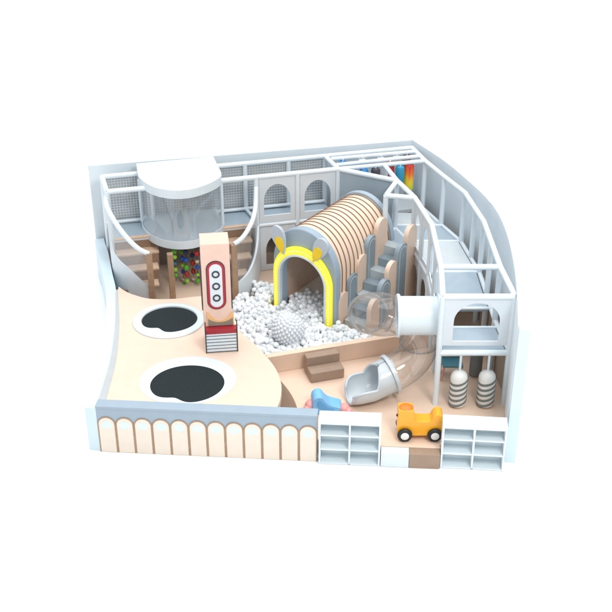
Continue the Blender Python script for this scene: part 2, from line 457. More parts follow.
# ------------------------------------------------------------------ lookout pod
pod = empty('lookout_pod', 'white roofed D-shaped lookout with smoked clear sides on the left', 'lookout', (-2.9, 2.2, ZD))
def dshape(g=0.):
    c = V(-2.83, 2.28)
    P = [V(-3.95, 2.90), V(-3.87, 2.50), V(-3.78, 2.12), V(-3.56, 1.76), V(-3.27, 1.51), V(-2.92, 1.40), V(-2.56, 1.46), V(-2.24, 1.70), V(-2.00, 2.02), V(-1.93, 2.30), V(-2.05, 2.80), V(-2.19, 3.33)]
    s = spline(P[1:-1], 6); s = [P[0]]+s+[P[-1]]
    return [tuple(c+(p-c)*(1-g)) for p in s]
part('roof', plate(new(), dshape(), [], .21, flat(2.76)), WHITE, pod, bevel=.015)
part('floor_band', plate(new(), dshape(.0), [], .20, flat(ZD-.10)), PANEL, pod, bevel=.012)
part('clear_side', wall_strip(new(), dshape(.02)[1:-1], .02, ZD+.10, 2.76, 1), PODG, pod, smooth=True)
for p in (dshape(.015)[2], dshape(.015)[-8]): part('corner_post', tube(new(), [(p[0], p[1], ZD+.1), (p[0], p[1], 2.76)], .04), TUBE, pod, smooth=True)

# ------------------------------------------------------------------ two staircases with curved guards
def ell_arc(cx, cy, rx, ry, a0, a1, n): return [V(cx+rx*math.cos(R(a0+(a1-a0)*i/(n-1))), cy+ry*math.sin(R(a0+(a1-a0)*i/(n-1)))) for i in range(n)]
def stairs(label, xa, xb, arcp, zr, zs, posts, y0f):
    s = empty('staircase', label, 'staircase', ((xa+xb)/2, EF((xa+xb)/2)-.8, H), 'curved stairs to the upper deck')
    sl = .2457; rz = math.atan(sl); w = (xb-xa)/math.cos(rz); xm = (xa+xb)/2
    part('tread', box(new(), (xm, EF(xm)-.03, ZD+.012), (w, .10, .03), rz), TREAD, s)
    for i in range(4):
        z = 1.33-.27*i; yc = EF(xm)-.16-.30*i
        ax = min(arcp, key=lambda p: abs(p.y-(yc-.06))).x
        l_, r_ = (max(xa, ax+.11), xb) if ax < xm and arcp[0].x < xm else (xa, min(xb, ax-.13))
        xc = (l_+r_)/2; wi = (r_-l_)/math.cos(rz); yo = (xc-xm)*sl
        part('tread', box(new(), (xc+.02*i, yc+yo, z-.02), (wi, .32, .05), rz), TREAD, s, bevel=.008)
        part('riser', box(new(), (xc+.02*i, yc+yo+.14, z+.12), (wi, .03, .225), rz), RISER, s)
    n = len(arcp); fine = [V(*p) for p in arcp]
    part('side_board', wall_strip(new(), spline(fine, 4), .05, H+.004, [p.x for p in spline([V(z, 0) for z in zs], 4)], 1), PANEL, s, smooth=True)
    part('guard_panel', wall_strip(new(), spline(fine, 4), .012, [p.x+.002 for p in spline([V(z, 0) for z in zs], 4)], [p.x for p in spline([V(z, 0) for z in zr], 4)], 1), SKIRTG, s, smooth=True)
    part('handrail', tube(new(), spline([V(p.x, p.y, z+.02) for p, z in zip(fine, zr)], 5), .055), TUBE, s, smooth=True)
    for x, y, zt in posts:
        part('newel_post', box(new(), (x, y, (H+zt)/2+.002), (.13, .13, zt-H), R(13)), WOOD, s, bevel=.01)
stairs('left staircase with pale wood treads and curved white handrail by the low wall', -4.40, -3.42,
       ell_arc(-3.47, 1.75, 1.03, 1.08, 180, 270, 9), [2.66, 2.62, 2.58, 2.49, 2.36, 2.19, 2.01, 1.85, 1.75], [1.62, 1.58, 1.52, 1.46, 1.40, 1.33, 1.21, 1.04, .84],
       [(-3.47, .67, 1.80), (-3.06, 1.05, 1.58)], 0)
stairs('right staircase with pale wood treads, leading down to the ball pit', -1.98, -1.20,
       ell_arc(-1.60, 2.4, .45, 1.30, 0, -90, 9), [2.58, 2.25, 2.12, 2.05, 2.0, 1.94, 1.88, 1.83, 1.78], [1.60, 1.38, 1.22, 1.11, 1.03, .96, .91, .86, .80],
       [(-1.62, 1.10, 1.79)], 0)

# bead curtain under the lookout
bc = empty('bead_curtain', 'multicoloured bead strings hanging under the lookout pod', 'activity toy', (-2.7, 1.75, H))
part('hanging_rail', tube(new(), [(-3.1, 1.75, ZD-.14), (-2.2, 1.95, ZD-.14)], .025), WOOD, bc, smooth=True)
cols = [(-3.02, 'green lime teal lime green'), (-2.90, 'green blue lime blue cream green'), (-2.78, 'navy blue green red lime'), (-2.66, 'green navy red red cream'), (-2.55, 'red cream blue lime green'),
        (-2.44, 'red blue cream lime yellow'), (-2.32, 'navy red blue yellow red'), (-2.2, 'blue yellow navy red cream')]
for i, (x, cs) in enumerate(cols):
    y = 1.75+(x+3.1)*.22+(.10 if i % 2 else -.08); z = ZD-.16-random.uniform(0, .08); x += random.uniform(-.03, .03)
    st = part('string', tube(new(), [(x, y, z), (x, y, .52)], .008, 6), INK, bc)
    z -= .04
    for j, cn in enumerate(cs.split()):
        r = random.uniform(.045, .068); z -= r+random.uniform(.01, .10)
        bb = new(); bmesh.ops.create_icosphere(bb, subdivisions=3, radius=r, matrix=Matrix.Translation((x, y, z)) @ Matrix.Diagonal((1, 1, random.uniform(.8, 1.3), 1)))
        sub('bead', bb, BC[cn], bc, st, smooth=True); z -= r
        z -= .02

# ------------------------------------------------------------------ right-hand frame
OUT = [V(2.586, 4.252), V(2.83, 3.448), V(3.19, 2.52), V(3.556, 1.635), V(3.778, .169), V(3.822, -1.83), V(3.925, -3.0)]
INN = [V(1.86, 3.15), V(2.08, 2.30), V(2.416, 1.371), V(2.66, .025), V(2.66, -1.83), V(2.569, -3.0)]
rf = empty('side_climbing_frame', 'white tube frame curving along the right wall with grey upper deck', 'climbing frame', (3.2, -1., H))
for p, q in zip(OUT, OUT[1:]): rail(rf, (*p, ZT), (*q, ZT))
for p, q in zip(INN, INN[1:]): rail(rf, (*p, ZT), (*q, ZT))
for p in OUT: post(rf, p.x, p.y, H, ZT)
post(rf, 3.685, .85, H, ZT); post(rf, 3.80, -.8, H, ZT)
for p in INN[1:]: post(rf, p.x, p.y, H, ZT)
rail(rf, (*INN[-1], ZT), (*OUT[-1], ZT)); rail(rf, (2.66, -1.83, ZT), (3.822, -1.83, ZT))
rail(rf, (*INN[-1], ZD-.05), (*OUT[-1], ZD-.05), .06)
# roof of the corner bay: four parallel beams, and the small triangular porch
for p, q in (((.598, 3.56), (2.665, 4.02)), ((.72, 3.20), (2.755, 3.74)), ((.75, 2.97), (2.83, 3.448))): rail(rf, (*p, ZT), (*q, ZT), .05)
rail(rf, (.75, 2.97, ZT), (2.08, 2.30, ZT)); post(rf, 1.78, 1.50, H, ZT)
rail(rf, (2.08, 2.30, ZT), (1.78, 1.50, ZT)); rail(rf, (1.78, 1.50, ZT), (2.416, 1.371, ZT))
rail(rf, (2.08, 2.30, ZD), (1.78, 1.50, ZD), .045); rail(rf, (2.08, 2.30, ZD), (2.416, 1.371, ZD), .045)
def lerp(P, y):
    for a, c in zip(P, P[1:]):
        if c.y <= y <= a.y: return a+(c-a)*((a.y-y)/(a.y-c.y))
    return P[0] if y > P[0].y else P[-1]
def cell(ya, yb, m, e=.07):
    ys = [ya]+[p.y for p in OUT+INN if yb < p.y < ya]+[yb]; ys.sort(reverse=True)
    o_ = [lerp(OUT, y)+V(-e, 0) for y in ys]; i_ = [lerp(INN, y)+V(e, 0) for y in ys]
    part('deck_panel', plate(new(), [tuple(p) for p in i_]+[tuple(p) for p in o_[::-1]], [], .10, flat(ZD-.11)), m, rf, bevel=.01)
cell(3.14, 2.48, DECKL); cell(2.42, 1.66, SLATE); cell(1.60, .20, DECKL); cell(.14, -1.35, SLATE); cell(-2.17, -2.93, SLATE)
part('deck_panel', plate(new(), [(.60, 3.66), (.82, 3.04), (1.80, 3.14), (2.76, 3.44), (2.55, 4.12)], [], .10, flat(ZD-.11)), DECKL, rf, bevel=.01)
part('deck_panel', plate(new(), [(1.82, 1.53), (2.36, 1.42), (2.08, 2.22)], [], .08, flat(ZD-.06)), SLATE, rf, bevel=.01)
for y in (2.45, 1.63, .17, -1.38, -2.14): rail(rf, (*lerp(INN, y), ZD-.01), (*lerp(OUT, y), ZD-.01), .035)
for P in (OUT, INN):
    for p, q in zip(P, P[1:]): rail(rf, (*p, ZD-.03), (*q, ZD-.03), .05)
# lower boards between the outer posts, tan wall shadow put into their colour
for p, q in zip(OUT, OUT[1:]):
    pm, pl = upright(p, q)
    part('lower_shade_board', plate(new(), rect(.03, pl-.03, H+.01, ZD-.12), [], -.02, pm @ Matrix.Translation((0, 0, .085 if (pm @ V(0, 0, 1)-pm @ V(0, 0, 0)).x > 0 else -.085))), mat('taupe_wall_shade', (.46, .38, .32), .6, .04) if p is OUT[0] else bpy.data.materials['taupe_wall_shade'], rf)
# inner arched panels
def win(p, q, zlo, zhi, mgn, sp, rise, z0h, name='window_panel', m=PANEL):
    pm, pl = upright(p, q)
    part(name, plate(new(), rect(.05, pl-.05, zlo, zhi), [arch(mgn, pl-mgn, z0h, sp, rise)], -.03, pm @ Matrix.Translation((0, 0, .015))), m, rf, bevel=.006)
def mid(a, b_, t): return a+(b_-a)*t
p5, p6, p7, p8 = INN[2], INN[3], INN[4], INN[5]
for a, c in ((p5, mid(p5, p6, .5)), (mid(p5, p6, .5), p6), (p6, mid(p6, p7, .5)), (mid(p6, p7, .5), p7)):
    win(a, c, ZD+.03, ZT-.06, .14, ZD+.62, .34, ZD+.14)
for a, c in ((p5, mid(p5, p6, .5)), (mid(p5, p6, .5), p6), (p6, mid(p6, p7, .5))):
    win(a, c, H+.01, ZD-.09, .12, H+.62, .34, H+.04, 'lower_arch_panel')
for t in (.5,):
    for a, c in ((p5, p6), (p6, p7)): q = mid(a, c, t); post(rf, q.x, q.y, H, ZT, .045)
win(V(2.569, -3.0), V(3.925, -3.0), ZD+.12, ZT-.05, .24, ZD+.66, .40, ZD+.22)

# punching bags
def bag(label, x, y):
    zb, zt = .345, 1.145
    t = empty('punching_bag', label, 'punching bag', (x, y, zb), 'striped punching bags')
    part('hanging_rod', tube(new(), [(x, y, zt-.02), (x, y, ZD-.06)], .026), WHITE, t, smooth=True)
    r = .172; prof = [(.10, 0), (.15, .015), (r, .06)]
    bd = part('bag_body', lathe(new(), prof+[(r, .64), (r*.93, .70), (r*.72, .76), (r*.4, .79), (.03, zt-zb)], (x, y, zb), 32), BAGW, t, smooth=True)
    b = new()
    for k in range(5):                      # slanting charcoal bands
        z0 = zb+.080+k*.122; hh = .055; n = 36; rows = []
        for j in range(n):
            a = 2*math.pi*j/n; s = .0-.055*math.cos(a-R(205)); rr = r+.004
            c_, s_ = x+rr*math.cos(a), y+rr*math.sin(a)
            rows.append((b.verts.new((c_, s_, z0+s)), b.verts.new((c_, s_, z0+s+hh))))
        for j in range(n): b.faces.new((rows[j][0], rows[(j+1) % n][0], rows[(j+1) % n][1], rows[j][1]))
    sub('stripe', b, GREYST, t, bd, smooth=True)
bag('striped punching bag on the left, in front of the teal chair', 3.0, -3.02)
bag('striped punching bag on the right, nearer the curved wall', 3.55, -3.02)

# things behind the bags
ch = empty('toddler_chair', 'teal toddler chair with coral legs behind the left punching bag', 'chair', (3.0, -2.0, H))
part('backrest', box(new(), (3.0, -1.80, .93), (.42, .05, .42), 0, R(-8)), TEAL, ch, bevel=.02)
part('seat', box(new(), (3.0, -1.98, .66), (.42, .38, .05)), TEAL, ch, bevel=.02)
for sx in (-1, 1):
    for sy in (-1, 1):
        part('leg', tube(new(), [(3.0+sx*.17, -1.98+sy*.14, .64), (3.0+sx*.23, -1.98+sy*.19, H+.002)], .022), CORAL, ch, smooth=True)
gp = empty('grey_bolster', 'grey upright bolster leaning behind the right punching bag', 'bolster', (3.52, -1.9, H))
part('bolster_body', lathe(new(), [(.10, 0), (.13, .03), (.13, .80), (.09, .85), (.02, .86)], (3.50, -1.95, H+.002), 24), mat('dark_grey_bolster', (.20, .22, .23), .6, .05), gp, smooth=True)
part('bolster_strap', tube(new(), [(3.64, -2.0, 1.1), (3.70, -2.05, .75), (3.71, -2.06, .40)], .014), CREAM, gp, smooth=True)

# tall ochre roller seen through the lower arches
orr = empty('foam_roller', 'upright ochre foam roller behind the lower arches of the side frame', 'roller', (2.82, .9, H))
part('roller_body', lathe(new(), [(.12, 0), (.15, .03), (.15, 1.05), (.12, 1.09), (.02, 1.10)], (2.84, .86, H+.002), 24), ORNG, orr, smooth=True)
part('roller_cap', lathe(new(), [(.06, 0), (.06, .04), (.02, .05)], (2.84, .86, H+1.10), 20), YEL, orr, smooth=True)

# colourful hanging rollers in the corner bay
def rainbow():
    m = bpy.data.materials.new('rainbow_roller'); m.use_nodes = True; nt = m.node_tree; bs = nt.nodes['Principled BSDF']
    tc = nt.nodes.new('ShaderNodeTexCoord'); sp = nt.nodes.new('ShaderNodeSeparateXYZ'); nt.links.new(tc.outputs['Object'], sp.inputs[0])
    nz = nt.nodes.new('ShaderNodeTexNoise'); nz.inputs['Scale'].default_value = 9
    mp = nt.nodes.new('ShaderNodeMapping'); mp.inputs['Scale'].default_value = (3, 3, .15)
    nt.links.new(tc.outputs['Object'], mp.inputs[0]); nt.links.new(mp.outputs[0], nz.inputs['Vector'])
    ad = nt.nodes.new('ShaderNodeMath'); ad.operation = 'MULTIPLY_ADD'; nt.links.new(nz.outputs['Fac'], ad.inputs[0]); ad.inputs[1].default_value = .4; nt.links.new(sp.outputs['Z'], ad.inputs[2])
    rp = nt.nodes.new('ShaderNodeValToRGB'); nt.links.new(ad.outputs[0], rp.inputs[0])
    e = rp.color_ramp.elements; e[0].position = .1; e[0].color = (.15, .5, .06, 1); e[1].position = .8; e[1].color = (.55, .03, .02, 1)
    for p, c in ((.30, (.85, .70, .03, 1)), (.45, (.9, .55, .03, 1)), (.60, (.85, .16, .02, 1))): x = rp.color_ramp.elements.new(p); x.color = c
    nt.links.new(rp.outputs[0], bs.inputs['Base Color']); bs.inputs['Roughness'].default_value = .5
    return m
RB = rainbow()
blueM = mat('blue_roller_vinyl', (.03, .22, .55), .45, .05); whM = mat('white_roller_vinyl', (.74, .76, .78), .45, .03)
rdM = mat('red_roller_vinyl', (.55, .05, .06), .45, .05); plM = mat('plum_roller_vinyl', (.14, .08, .15), .5, .05); bkM = mat('black_roller_vinyl', (.06, .06, .07), .5, .05)
tealM = mat('cyan_roller_vinyl', (.03, .30, .48), .45, .05)
rolls = [('blue hanging roller at the left end of the far row', blueM, .88, 3.53), ('first white hanging roller after the blue one in the far row', whM, 1.35, 3.64), ('middle white hanging roller in the far row of rollers', whM, 1.80, 3.75),
         ('last white hanging roller, beside the plum one in the far row', whM, 2.18, 3.84), ('dark plum hanging roller at the right end of the far row', plM, 2.44, 3.92),
         ('blue hanging roller at the left end of the near row', blueM, 1.36, 3.09), ('black hanging roller between blue and white in the near row', bkM, 1.64, 3.13), ('white hanging roller between black and red in the near row', whM, 1.84, 3.27),
         ('red hanging roller in the near row by the padded panel', rdM, 2.0, 3.42), ('cyan hanging roller between the red and rainbow ones', tealM, 2.23, 3.25), ('rainbow hanging roller fading from red to yellow to green', RB, 2.45, 3.37)]
for lb, m, x, y in rolls:
    t = empty('hanging_roller', lb, 'roller', (x, y, 2.15), 'hanging rollers in the corner bay')
    r = .105 if m is not RB else .12
    ln = .68 if m is RB else .42; zb = ZT-.04-ln
    part('roller_body', lathe(new(), [(r*.8, 0), (r, .04), (r, ln-.05), (r*.8, ln-.01), (.03, ln)], (x, y, zb), 24), m, t, smooth=True)
    part('hanger', tube(new(), [(x, y, zb+ln-.01), (x, y, ZT+.02)], .02, 8), WHITE, t, smooth=True)

# ------------------------------------------------------------------ ball pit
pa, pq = V(-.80, -1.93), V(2.62, -.90)
M, L = upright(pa, pq)
pwal = obj('pit_wall', plate(new(), rect(0, L, H+.003, .735), [], -.14, M), FLOORM, bevel=.02)
tag(pwal, 'low peach padded wall along the front of the ball pit', 'wall')

AX = V(.590, .807, 0); AU = V(.807, -.590, 0); AC = V(-.03, .28, 0)     # tunnel axis, across, front centre
def TM(s): return frameM(AC+AX*s, AU, (0, 0, 1))                         # w = AU x Z = points to the front-left
def in_pit(x, y):
    # free floor of the pit
    if y < -1.93+(x+.80)*.301+.20 or x > 2.5 or x < -1.72: return False
    E_ = [(-2.2, -.87), (-1.76, -1.14), (-1.40, -1.38), (-.95, -1.50), (-.45, -1.62), (-.08, -1.70), (3, -1.7)]
    for (ya, xa), (yb, xb) in zip(E_, E_[1:]):
        if ya <= y < yb and x < xa+(xb-xa)*(y-ya)/(yb-ya)+.03: return False
    if y > 1.5: return False
    if x < -1.2 and y > .9: return False
    rel = V(x, y, 0)-AC; s = rel.dot(AX); u = rel.dot(AU)
    if -.25 < s < 1.3: return (abs(u) < .55 and s < .8) or (u < -.93) or (s < 0 and u > .93)
    if s >= 1.3: return u < -.93
    rs = V(x-.79, y-.05); uu = rs.dot(V(.83, -.55)); tt = rs.dot(V(.55, .83))
    if -.15 < tt < 2.2 and -.12 < uu < .85: return False
    return True
cand = []
sp = .104
rowi = 0; y = -2.0
while y < 1.6:
    x = -1.8+(rowi % 2)*sp/2
    while x < 2.6:
        px, py = x+random.uniform(-.03, .03), y+random.uniform(-.03, .03)
        if in_pit(px, py): cand.append((px, py))
        x += sp
    y += sp*.9; rowi += 1
BR = .060
def ballmesh(name, m):
    b = new(); bmesh.ops.create_icosphere(b, subdivisions=3, radius=BR)
    for f in b.faces: f.smooth = True
    me = bpy.data.meshes.new(name); b.to_mesh(me); b.free(); me.materials.append(m); return me
MW, MG = ballmesh('white_ball_mesh', BALLW), ballmesh('grey_ball_mesh', BALLG)
cam_p = V(0, -21, 13.2)
top = []
for x, y in cand:
    if (x+.38)**2+(y+.91)**2 < .2**2: continue
    if random.random() < .08: continue
    top.append((x, y, .545+random.uniform(-.05, .075)))
top.sort(key=lambda p: (V(*p)-cam_p).length)
for i, p in enumerate(top[:300]):
    gr = random.random() < .28
    o = bpy.data.objects.new('pit_ball', MG if gr else MW); COL.objects.link(o); o.location = p
    tag(o, 'pearl grey plastic ball lying among white ones in the ball pit' if gr else 'white plastic ball lying loose in the ball pit', 'ball', 'grey balls in the ball pit' if gr else 'white balls in the ball pit')
rest = top[300:]+[(x+random.uniform(-.03, .03), y+random.uniform(-.03, .03), H+.085+random.uniform(0, .05)) for x, y in cand]+[(x+sp/2, y+sp/2, .50+random.uniform(-.02, .03)) for x, y in cand if in_pit(x+sp/2, y+sp/2) and (x+.38)**2+(y+.91)**2 > .1]
tb_ = new(); bmesh.ops.create_icosphere(tb_, subdivisions=2, radius=BR)
tv = [tuple(v.co) for v in tb_.verts]; tf = [[v.index for v in f.verts] for f in tb_.faces]; tb_.free()
vv, ff, mi = [], [], []
for p in rest:
    o0 = len(vv); k_ = 1 if random.random() < .28 else 0
    vv += [(a+p[0], b_+p[1], c+p[2]) for a, b_, c in tv]; ff += [[q+o0 for q in f] for f in tf]; mi += [k_]*len(tf)
me = bpy.data.meshes.new('pit_balls'); me.from_pydata(vv, [], ff)
me.polygons.foreach_set('material_index', mi); me.polygons.foreach_set('use_smooth', [True]*len(ff)); me.update()
me.materials.append(BALLW); me.materials.append(BALLG)
o = bpy.data.objects.new('pit_balls', me); COL.objects.link(o); o['kind'] = 'stuff'
tag(o, 'further white and grey balls filling the pit, partly inside the tunnel', 'balls')

# big knobbly ball
b = new(); RC = .325; cb = V(-.38, -.93, .80)
bmesh.ops.create_icosphere(b, subdivisions=4, radius=RC, matrix=Matrix.Translation(cb))
N = 210
for i in range(N):
    z = 1-2*(i+.5)/N; a = i*math.pi*(3-5**.5); r = math.sqrt(1-z*z); n = V(r*math.cos(a), r*math.sin(a), z)
    q = V(0, 0, 1).rotation_difference(n).to_matrix()
    lathe(b, [(.044, -.014), (.040, .008), (.031, .026), (.018, .038), (.004, .042)], cb+n*RC, 8, M=q)
kb = obj('knobbly_ball', b, BIGB, smooth=True)
tag(kb, 'big silver grey knobbly ball resting on the small balls', 'massage ball')

# ------------------------------------------------------------------ tunnel
tn = empty('play_tunnel', 'peach striped arch tunnel with yellow lit rabbit-eared entrance', 'tunnel', (AC.x, AC.y, H))
def archprof(hw, zs, rise, n=28): return [(-hw, H+.005)]+[(-hw, H+.005+(zs-H)*k/4) for k in range(1, 4)]+[(hw*math.cos(math.pi-math.pi*i/n), zs+rise*math.sin(math.pi*i/n)) for i in range(n+1)]+[(hw, H+.005+(zs-H)*k/4) for k in range(3, 0, -1)]+[(hw, H+.005)]
def shell(prof, prof_in, s0, s1):
    b = new(); rows = []
    for s in (s0, s1):
        m = TM(s); rows.append(([b.verts.new(m @ V(u, v, 0)) for u, v in prof], [b.verts.new(m @ V(u, v, 0)) for u, v in prof_in]))
    (o0, i0), (o1, i1) = rows; n = len(prof)
    for k in range(n-1):
        f = b.faces.new((o0[k], o0[k+1], o1[k+1], o1[k])); f.material_index = 0
        f = b.faces.new((i0[k], i0[k+1], i1[k+1], i1[k])); f.material_index = 1
        b.faces.new((o0[k], o0[k+1], i0[k+1], i0[k])); b.faces.new((o1[k], o1[k+1], i1[k+1], i1[k]))
    for k in (0, n-1): b.faces.new((o0[k], i0[k], i1[k], o1[k]))
    return b
HW = .79; ZS = 1.60; RI = .95; LT = 2.20
out_p = archprof(HW, ZS, RI); in_p = archprof(HW-.06, ZS, RI-.06)
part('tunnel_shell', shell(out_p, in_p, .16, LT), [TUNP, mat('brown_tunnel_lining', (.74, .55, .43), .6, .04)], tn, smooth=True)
nr = 13
for i in range(nr):
    s = .30+(LT-.34)*i/(nr-1); m = TM(s)
    ctr = archprof(HW+.004, ZS, RI+.004)
    part('rib', tube(new(), [m @ V(u, v, 0) for u, v in ctr], .0135, 8), RIBM, tn, smooth=True)
part('rear_rim', shell(archprof(HW+.05, ZS, RI+.05), archprof(HW-.06, ZS, RI-.06), LT+.005, LT+.14), SLATE, tn, smooth=True)
part('tunnel_floor', plate(new(), [tuple((AC+AX*s+AU*u).to_2d()) for s, u in ((.45, -.72), (.45, .72), (LT, .72), (LT, -.72))], [], .16, flat(H+.004)), mat('tan_tunnel_floor', (.80, .74, .66), .6, .03), tn)
# grey front panel with thickness
b = plate(new(), archprof(HW+.06, ZS, RI+.01)+[(.60, H+.005)]+archprof(.60, 1.34, .57)[::-1][1:-1]+[(-.60, H+.005)], [], -.20, TM(-.02))
part('front_panel', b, RIMM, tn, bevel=.03)
lr = plate(new(), archprof(.79, 1.36, .79)+[(.645, H+.006)]+archprof(.645, 1.34, .63)[::-1][1:-1]+[(-.645, H+.006)], [], .09, TM(-.025))
ring = part('light_ring', lr, LED, tn, bevel=.02)
b = new()
m = TM(-.118)
pr_ = [V(*p) for p in archprof(.718, 1.35, .71, 60)]
acc = 0.
for p0, p1 in zip(pr_, pr_[1:]):
    d_ = (p1-p0).length
    while acc < d_:
        q_ = p0+(p1-p0)*(acc/d_)
        bmesh.ops.create_icosphere(b, subdivisions=2, radius=.019, matrix=Matrix.Translation(m @ V(q_.x, q_.y, 0)))
        acc += .072
    acc -= d_
sub('light_bulb', b, emit_mat('warm_white_bulb', (1., .96, .42), .6), tn, ring, smooth=True)
wt = plate(new(), archprof(.65, 1.34, .635)+[(.60, H+.006)]+archprof(.60, 1.34, .585)[::-1][1:-1]+[(-.60, H+.006)], [], .10, TM(-.03))
part('white_inner_trim', wt, WHITE, tn, bevel=.012)
def petal(w, h, n=24):
    out = []
    for i in range(n):
        a = 2*math.pi*i/n; y = (1-math.cos(a))/2
        out.append((w*math.sin(a)*(y**.55 if y > 0 else 0)*1.05, h*y))
    return out
for u, v, rot, kk in ((-.43, 1.90, R(20), 'left'), (.36, 1.97, R(-26), 'right')):
    m = TM(-.135) @ Matrix.Translation((u, v, 0)) @ Matrix.Rotation(rot, 4, 'Z')
    e = part('ear', plate(new(), petal(.225, .68), [], .07, m), EARM, tn, bevel=.02)
    sub('inner_ear', plate(new(), petal(.14, .40), [], .02, m @ Matrix.Translation((0, .03, .065))), YEL, tn, e, bevel=.006)

# ------------------------------------------------------------------ foam stairs with rounded side boards
fs = empty('foam_staircase', 'grey foam stairs between rounded peach and slate boards beside the tunnel', 'staircase', (1.5, .9, H))
SD = V(-.55, -.835).normalized(); SU = V(.835, -.55).normalized()
C0 = V(2.03, 1.22)
STL = mat('light_grey_foam', (.46, .52, .55), .5, .03); STD = mat('slate_foam', (.25, .32, .37), .5, .04)
ang = math.atan2(SU.y, SU.x)
for i in range(7):
    z = 1.70-.2*i; c = C0+SD*.26*i
    part('step', box(new(), (c.x, c.y, (H+z)/2+.002), (.60, .262, z-H), ang), STL if i % 2 == 0 else STD, fs, bevel=.012)
def board(c, zt, w, th, m, inlay=False):
    mm = frameM(V(c.x, c.y, 0), V(-SD.x, -SD.y, 0), (0, 0, 1)) @ Matrix.Translation((0, 0, -th/2))
    o = part('side_board', plate(new(), arch(-w/2, w/2, H+.003, zt-w/2, w/2, 20), [], th, mm), m, fs, bevel=.02)
    if inlay:
        for k, (g_, mt) in enumerate(((.055, STL), (.085, STD))):
            for zoff in (-.004-.002*k, th-.004+.002*k):
                sub('inlay', plate(new(), arch(-w/2+g_, w/2-g_, H+.05, zt-w/2, w/2-g_, 18), [], .008, mm @ Matrix.Translation((0, 0, zoff))), mt, fs, o)
RW = [(V(2.32, .99), 2.33), (V(2.10, .68), 2.03), (V(1.88, .40), 1.73), (V(1.70, .11), 1.43), (V(1.48, -.20), 1.13)]
LW = [(V(1.67, 1.19), 2.40), (V(1.44, .95), 2.08), (V(1.23, .67), 1.76), (V(1.01, .36), 1.45), (V(.80, .06), 1.15)]
for row in (RW, LW):
    for i, (c, zt) in enumerate(row):
        board(c, zt, .44, .11, PEACH if i % 2 == 0 else STD, i % 2 == 1)

# ------------------------------------------------------------------ tube slide
ts = empty('tube_slide', 'spiral tube slide, white entry, clear plastic bends and grey exit chute', 'slide', (1.8, -2., H))
RT = .385; cz = 2.02
def flange(p, dirn, r, w, m, nm='flange'):
    dirn = Vector(dirn).normalized(); p = Vector(p)
    q = V(0, 0, 1).rotation_difference(dirn).to_matrix()
    b = new()
    loops = []
    for rr, h in ((r-.05, -w/2), (r, -w/2), (r, w/2), (r-.05, w/2)):
        loops.append([p+q @ V(rr*math.cos(2*math.pi*k/36), rr*math.sin(2*math.pi*k/36), h) for k in range(36)])
    loft(b, loops+[loops[0]]); return part(nm, b, m, ts, smooth=True)
part('entry_tube', tube(new(), [(2.60, -2.39, cz), (1.80, -2.39, cz)], RT, 40, cap=False), WHITE, ts, smooth=True)
flange((2.585, -2.39, cz), (1, 0, 0), RT+.045, .04, WHITE); flange((1.80, -2.39, cz), (1, 0, 0), RT+.045, .05, WHITE)
HR = .52; hc = V(1.79, -2.39+HR)
pts = []
NN = 56
for i in range(NN+1):
    f = i/NN; a = R(-90-360*f)
    z = cz-1.15*(f*.85+.15*f*f)
    pts.append(V(hc.x+HR*math.cos(a)*(1+.06*math.sin(math.pi*f))-.09*f**4, hc.y+HR*math.sin(a)-.30*f**3, z-.02*f))
for i in range(4):
    seg = pts[i*14:(i+1)*14+1]
    part('clear_bend', tube(new(), seg, RT-.01, 36, cap=False), CLEAR, ts, smooth=True)
    if 0 < i: flange(seg[0], seg[1]-seg[0], RT+.03, .035, FLG, 'clear_flange')
pe = pts[-1]; de = (pts[-1]-pts[-2]).normalized()
dh = V(-.93, -.35, -.28).normalized()
flange(pe+dh*.02, dh, RT+.035, .07, CHUTE, 'collar')
# chute: collar tube that opens into a scoop
b = new(); rows = []; nsec = 44; na = 36
for i in range(nsec+1):
    s = i/nsec; L_ = .90
    c = pe+dh*(.03+L_*s); 
    openh = 0. if s < .28 else min(1., (s-.28)/.22)
    half = R(178-82*(openh*openh*(3-2*openh)))
    r = RT-.015; k = 1.
    if s > .72: k = math.sqrt(max(.0, 1-((s-.72)/.30)**2))
    bottom = max(c.z-r, H+.03)
    czz = bottom+r
    sd = dh.cross(V(0, 0, 1)).normalized()
    row_o, row_i = [], []
    for j in range(na+1):
        a = -half+2*half*j/na
        for rr, rw in ((r, row_o), (r-.045, row_i)):
            x = rr*math.sin(a)*(.35+.65*k); zz = -rr*math.cos(a)*(.45+.55*k)-(r*(.55-.55*k))*0
            rw.append(b.verts.new(V(c.x, c.y, 0)+sd*x+V(0, 0, czz-r+ (zz+r*(.45+.55*k)))))
    rows.append((row_o, row_i))
for (o0, i0), (o1, i1) in zip(rows, rows[1:]):
    for j in range(na):
        b.faces.new((o0[j], o0[j+1], o1[j+1], o1[j])); b.faces.new((i0[j], i0[j+1], i1[j+1], i1[j]))
    for j in (0, na): b.faces.new((o0[j], i0[j], i1[j], o1[j]))
for o_, i_ in (rows[0], rows[-1]):
    for j in range(na): b.faces.new((o_[j], o_[j+1], i_[j+1], i_[j]))
i0 = next(i for i in range(nsec+1) if i/nsec > .30)
rim = [(rows[i][0][0].co+rows[i][1][0].co)/2 for i in range(i0, nsec+1)]+[(rows[-1][0][j].co+rows[-1][1][j].co)/2 for j in range(1, na)]+[(rows[i][0][na].co+rows[i][1][na].co)/2 for i in range(nsec, i0-1, -1)]
rim = [r.copy() for r in rim]
part('exit_chute', b, CHUTE, ts, smooth=True)
part('chute_rim', tube(new(), rim, .028, 10), CHUTE, ts, smooth=True)

